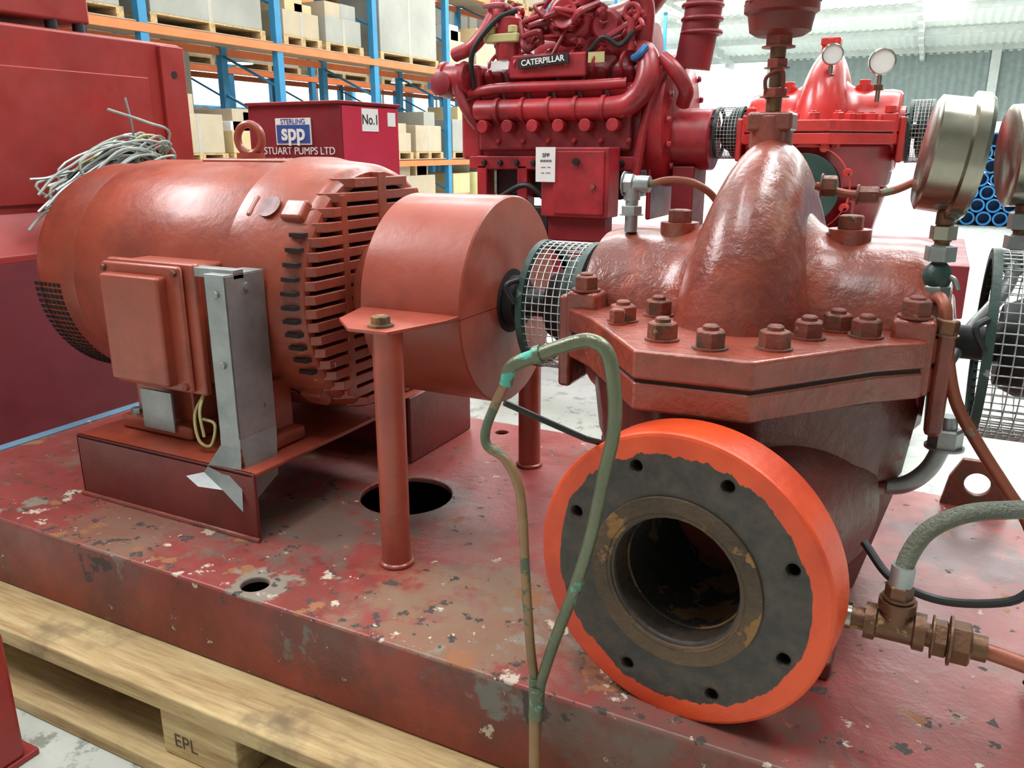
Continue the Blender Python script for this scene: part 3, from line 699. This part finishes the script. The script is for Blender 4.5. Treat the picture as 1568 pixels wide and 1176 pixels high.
b.box("door",R_,-1.16,-.945,2.228,2.242,.455,.70,.004)
b.box("data_label",'white',-1.235,-1.15,2.222,2.227,.58,.715,0)
b.text("label_text",'ink',"SPP\n====\n--- --\n-- ---",.022,frame((-1.19,2.221,.65),(1,0,0),(0,0,1)))
b.cyl("buttons",'black',(-1.06,2.228,.66),(-1.06,2.215,.66),.014)
b.cyl("buttons_b",'steel',(-.985,2.228,.565),(-.985,2.215,.565),.010)
b.box("bracket",D_,-1.2,-.95,2.27,2.36,.344,.44,.004)
b.done()
b=B("drive_shaft_guard")
b.lathe("drum",R_,(-.83,2.60,.745),ax,[(0,0),(0,.118),(.004,.122),(.215,.122),(.219,.118),(.219,0)],64)
b.box("stand",D_,-.75,-.66,2.5,2.7,.344,.64,.005)
b.done()
# ------------------------------------------------------------------ racks
def rack(name,xr,y0,n,step,depth,tiers):
    b=B(name)
    for i in range(n+1):
        y=y0+i*step
        for x in (xr,xr-depth):
            b.box("uprights",'blue',x-.05,x+.05,y-.06,y+.06,-.3,5.0,.0)
        for z in range(0,9):
            za=-.1+z*.55
            b.tube("bracing",'blue',[(xr,y,za),(xr-depth,y,za+.5)],.02,6,smooth=False)
    for z in tiers:
        for x in (xr+.03,xr-depth):
            b.box("beams",'orange',x-.03,x+.03,y0,y0+n*step,z-.055,z+.045,.0)
        b.box("decking",'card',xr-depth,xr,y0,y0+n*step,z+.061,z+.075,0)
    b.done()
tiers=[.45,2.10,3.6]
rack("pallet_rack",-8.5,4.2,10,2.32,1.1,tiers)
rack("pallet_rack",-11.8,4.2,10,2.32,1.1,tiers)
b=B("stored_cartons")
def load(x,y0,y1,z0,h,mat,d=.9):
    for yy in (y0,(y0+y1)/2-.05,y1-.1): b.box("pallet_bearers",'wood',x-d,x,yy,yy+.1,z0,z0+.10,.0)
    b.box("pallet_decks",'wood',x-d,x,y0,y1,z0+.10,z0+.12,.0)
    b.box("cartons_"+mat,mat,x-d+.02,x-.02,y0+.03,y1-.03,z0+.12,z0+.12+h,.01)
    b.box("carton_tape",'beige',x-.021,x-.018,(y0+y1)/2-.03,(y0+y1)/2+.03,z0+.12,z0+.12+h,0)
    if h<.7:
        for k in range(random.choice([1,2,3])):
            yy=random.uniform(y0+.05,y1-.45);hh=random.uniform(.12,.3);m2=random.choice(['card','yellow','white','greybox'])
            b.box("small_cartons_"+m2,m2,x-d+.1,x-.08,yy,yy+.38,z0+.12+h,z0+.12+h+hh,.005)
for i in range(10):
    y=4.2+i*2.32
    for ti,z in enumerate(tiers):
        zz=z+.076
        q=(i*3+ti)%4
        if ti==1 and i in (0,1): load(-8.5,y+.15,y+2.1,zz,.95,'greybox')
        elif ti==1 and i==2: load(-8.5,y+.15,y+1.0,zz,.35,'card');load(-8.5,y+1.1,y+2.05,zz,.38,'greybox')
        elif ti==1 and i==3: load(-8.5,y+.2,y+2.05,zz,1.1,'greybox')
        elif q==0: load(-8.5,y+.2,y+2.05,zz,random.uniform(.6,1.1),'greybox')
        elif q==1: load(-8.5,y+.15,y+1.1,zz,random.uniform(.3,.5),'card');load(-8.5,y+1.2,y+2.15,zz,random.uniform(.4,.6),'card')
        elif q==2: load(-8.5,y+.2,y+2.0,zz,random.uniform(.3,.6),'yellow')
        else: load(-8.5,y+.3,y+1.2,zz,.5,'card');load(-8.5,y+1.3,y+2.1,zz,.3,'yellow')
        load(-11.8,y+.2,y+2.0,zz,random.uniform(.3,.7),random.choice(['greybox','card','yellow']))
    load(-8.5,y+.2,y+1.9,-.299,.4,random.choice(['card','yellow','greybox']))
b.done()
b=B("steel_column")
for y in (8.7,18): 
    b.box("web",'beige',-10.55,-10.3,y,y+.03,-.3,7,.0);b.box("flanges",'beige',-10.57,-10.55,y-.12,y+.15,-.3,7,0);b.box("flanges",'beige',-10.30,-10.28,y-.12,y+.15,-.3,7,0)
b.done()
b=B("yellow_bollard")
b.lathe("post",'yw',(-7.4,12.6,-.3),(0,0,1),[(0,0),(0,.14),(.01,.14),(.01,.09),(.85,.09),(.9,.06),(.92,0)],20)
b.cyl("black_band",'black',(-7.4,12.6,.3),(-7.4,12.6,.42),.093)
b.done()
# ------------------------------------------------------------------ pipe stack
b=B("pipe_stack")
for r in range(7):
    for c in range(12):
        x=.42+c*.195+(r%2)*.0975;z=-.2+r*.17
        b.lathe("pipes",'pipeblue',(x,12,z),(0,1,0),[(.3,0),(.3,.07),(0,.07),(0,.093),(1.8,.093),(1.8,0)],20)
b.box("cradle",'blue',.25,.30,11.9,13.5,-.3,1.05,0);b.box("cradle",'blue',2.85,2.90,11.9,13.5,-.3,1.05,0)
b.done()
# ------------------------------------------------------------------ room shell
b=B("floor");b.box("floor",'floor',-16,14,-8,45,-.5,-.30,0);b.done()
WX=-14
def corr(name,mat,fn,n,amp=.03):
    b=B(name);b.grid(name,mat,lambda u,v:fn(u,v,amp*(1 if int(u*n+.5)%2 else -1)),n,1);b.done()
roofz=lambda y:4.3+(35-y)*.115
corr("ceiling",'roof',lambda u,v,a:(WX+u*28,-8+v*43,roofz(-8+v*43)+a),220)
b=B("roof_glow_panels")  # glowing strips added below the roof to make it look brighter
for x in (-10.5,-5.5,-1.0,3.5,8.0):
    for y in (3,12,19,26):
        b.prism("glow_sheet",'roofglow',[(y,roofz(y)-.05),(y+5,roofz(y+5)-.05),(y+5,roofz(y+5)-.07),(y,roofz(y)-.07)],x,x+1.3,0,fn=lambda p_,q_,r_:(r_,p_,q_))
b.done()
b=B("roof_beams")
for i in range(14):
    y=-4+i*3.0
    b.box("purlins",'beam',WX,14,y,y+.08,roofz(y)-.26,roofz(y)-.06,0)
for x in (-8,-1,6,12):
    for yy in range(0,40,1):
        y0=-5+yy;b.box("rafters",'beam',x,x+.15,y0,y0+1.02,roofz(y0+.5)-.55,roofz(y0+.5)-.25,0)
b.done()
corr("wall_back",'clad',lambda u,v,a:(-6.4+u*20.4,35+a,1.65+v*2.8),160)
b=B("wall_back_lower")
b.box("blockwork",'block',2.5,14,35.05,35.2,-.3,1.7,0)
b.box("header",'beam',-14,14,34.9,35.1,4.1,4.4,0)
b.box("columns",'beam',-6.5,-6.2,34.8,35.1,-.3,4.4,0);b.box("columns",'beam',1.3,1.6,34.8,35.1,-.3,4.4,0);b.box("columns",'beam',-10.6,-10.3,34.8,35.1,-.3,4.4,0)
b.done()
corr("wall_left",'bluesheet',lambda u,v,a:(WX+a,-8+u*43,-.3+v*9.6),240)
corr("wall_right",'clad',lambda u,v,a:(14+a,-8+u*43,-.3+v*9.6),200)
corr("wall_front",'block',lambda u,v,a:(WX+u*28,-8+a,-.3+v*9.6),160,.01)
b=B("window_1")
for i in range(12): b.box("panes",'skyglass',WX+.04,WX+.06,1+i*2.8,3.3+i*2.8,1.6,5.2,0);b.box("mullions",'beam',WX+.06,WX+.1,2.1+i*2.8,2.2+i*2.8,1.6,5.2,0)
b.box("mullions",'beam',WX+.06,WX+.1,1,34.5,3.3,3.4,0)
b.done()
for x,y,z in ((-9.9,9.5,2.0),(-9.9,14,2.0),(-6,24,4.2),(2,22,4.6)):
    b=B("pendant_lamp")
    b.lathe("shade",'beam',(x,y,z),(0,0,1),[(0,.22),(.12,.16),(.2,.05),(.22,0)],20)
    b.lathe("bulb",'lampglow',(x,y,z+.02),(0,0,1),[(0,0),(0,.18),(.03,.15),(.03,0)],20)
    b.cyl("drop_rod",'beam',(x,y,z+.2),(x,y,roofz(y)-.08),.012,seg=6)
    b.done()
# ------------------------------------------------------------------ lights
def area(name,loc,rot,sx,sy,e,col=(1,1,1)):
    l=bpy.data.lights.new(name,'AREA');l.shape='RECTANGLE';l.size=sx;l.size_y=sy;l.energy=e;l.color=col
    o=bpy.data.objects.new(name,l);bpy.context.collection.objects.link(o);o.location=V(loc)+V((0,0,ZS));o.rotation_euler=[math.radians(a) for a in rot]
cool=(.96,.985,1)
area("highlight_lamp",(-5.9,-.5,5.4),(6,-38,0),1.6,3.4,400,cool)  # unseen area lamp added to give the motor and guard their highlights
area("skylight_2",(2.2,3.4,6.3),(-8,14,0),1.6,5,350,cool)
area("skylight_3",(-2,6.5,6.2),(0,0,0),8,2,620,cool)
area("skylight_4",(-4,14,5.6),(0,0,0),14,3,1350,cool)
area("skylight_5",(-2,25,4.9),(0,0,0),18,5,2500,cool)
area("skylight_6",(-.5,-1.5,6.5),(8,0,0),3,2,150,cool)
area("lamp_strip_1",(-1.2,-.2,4.8),(0,0,12),.3,2.4,60)
w=bpy.data.worlds.new("World");sc.world=w;w.use_nodes=True
w.node_tree.nodes["Background"].inputs[0].default_value=(.92,.97,1,1);w.node_tree.nodes["Background"].inputs[1].default_value=3.0
# ------------------------------------------------------------------ camera
cam=bpy.data.cameras.new("camera");cam.sensor_width=36;cam.lens=1250/1568*36;cam.clip_end=200
co=bpy.data.objects.new("camera",cam);bpy.context.collection.objects.link(co)
co.location=(.23,-.864,.71+ZS);co.rotation_euler=(math.radians(90-16.1),0,math.radians(27))
sc.camera=co
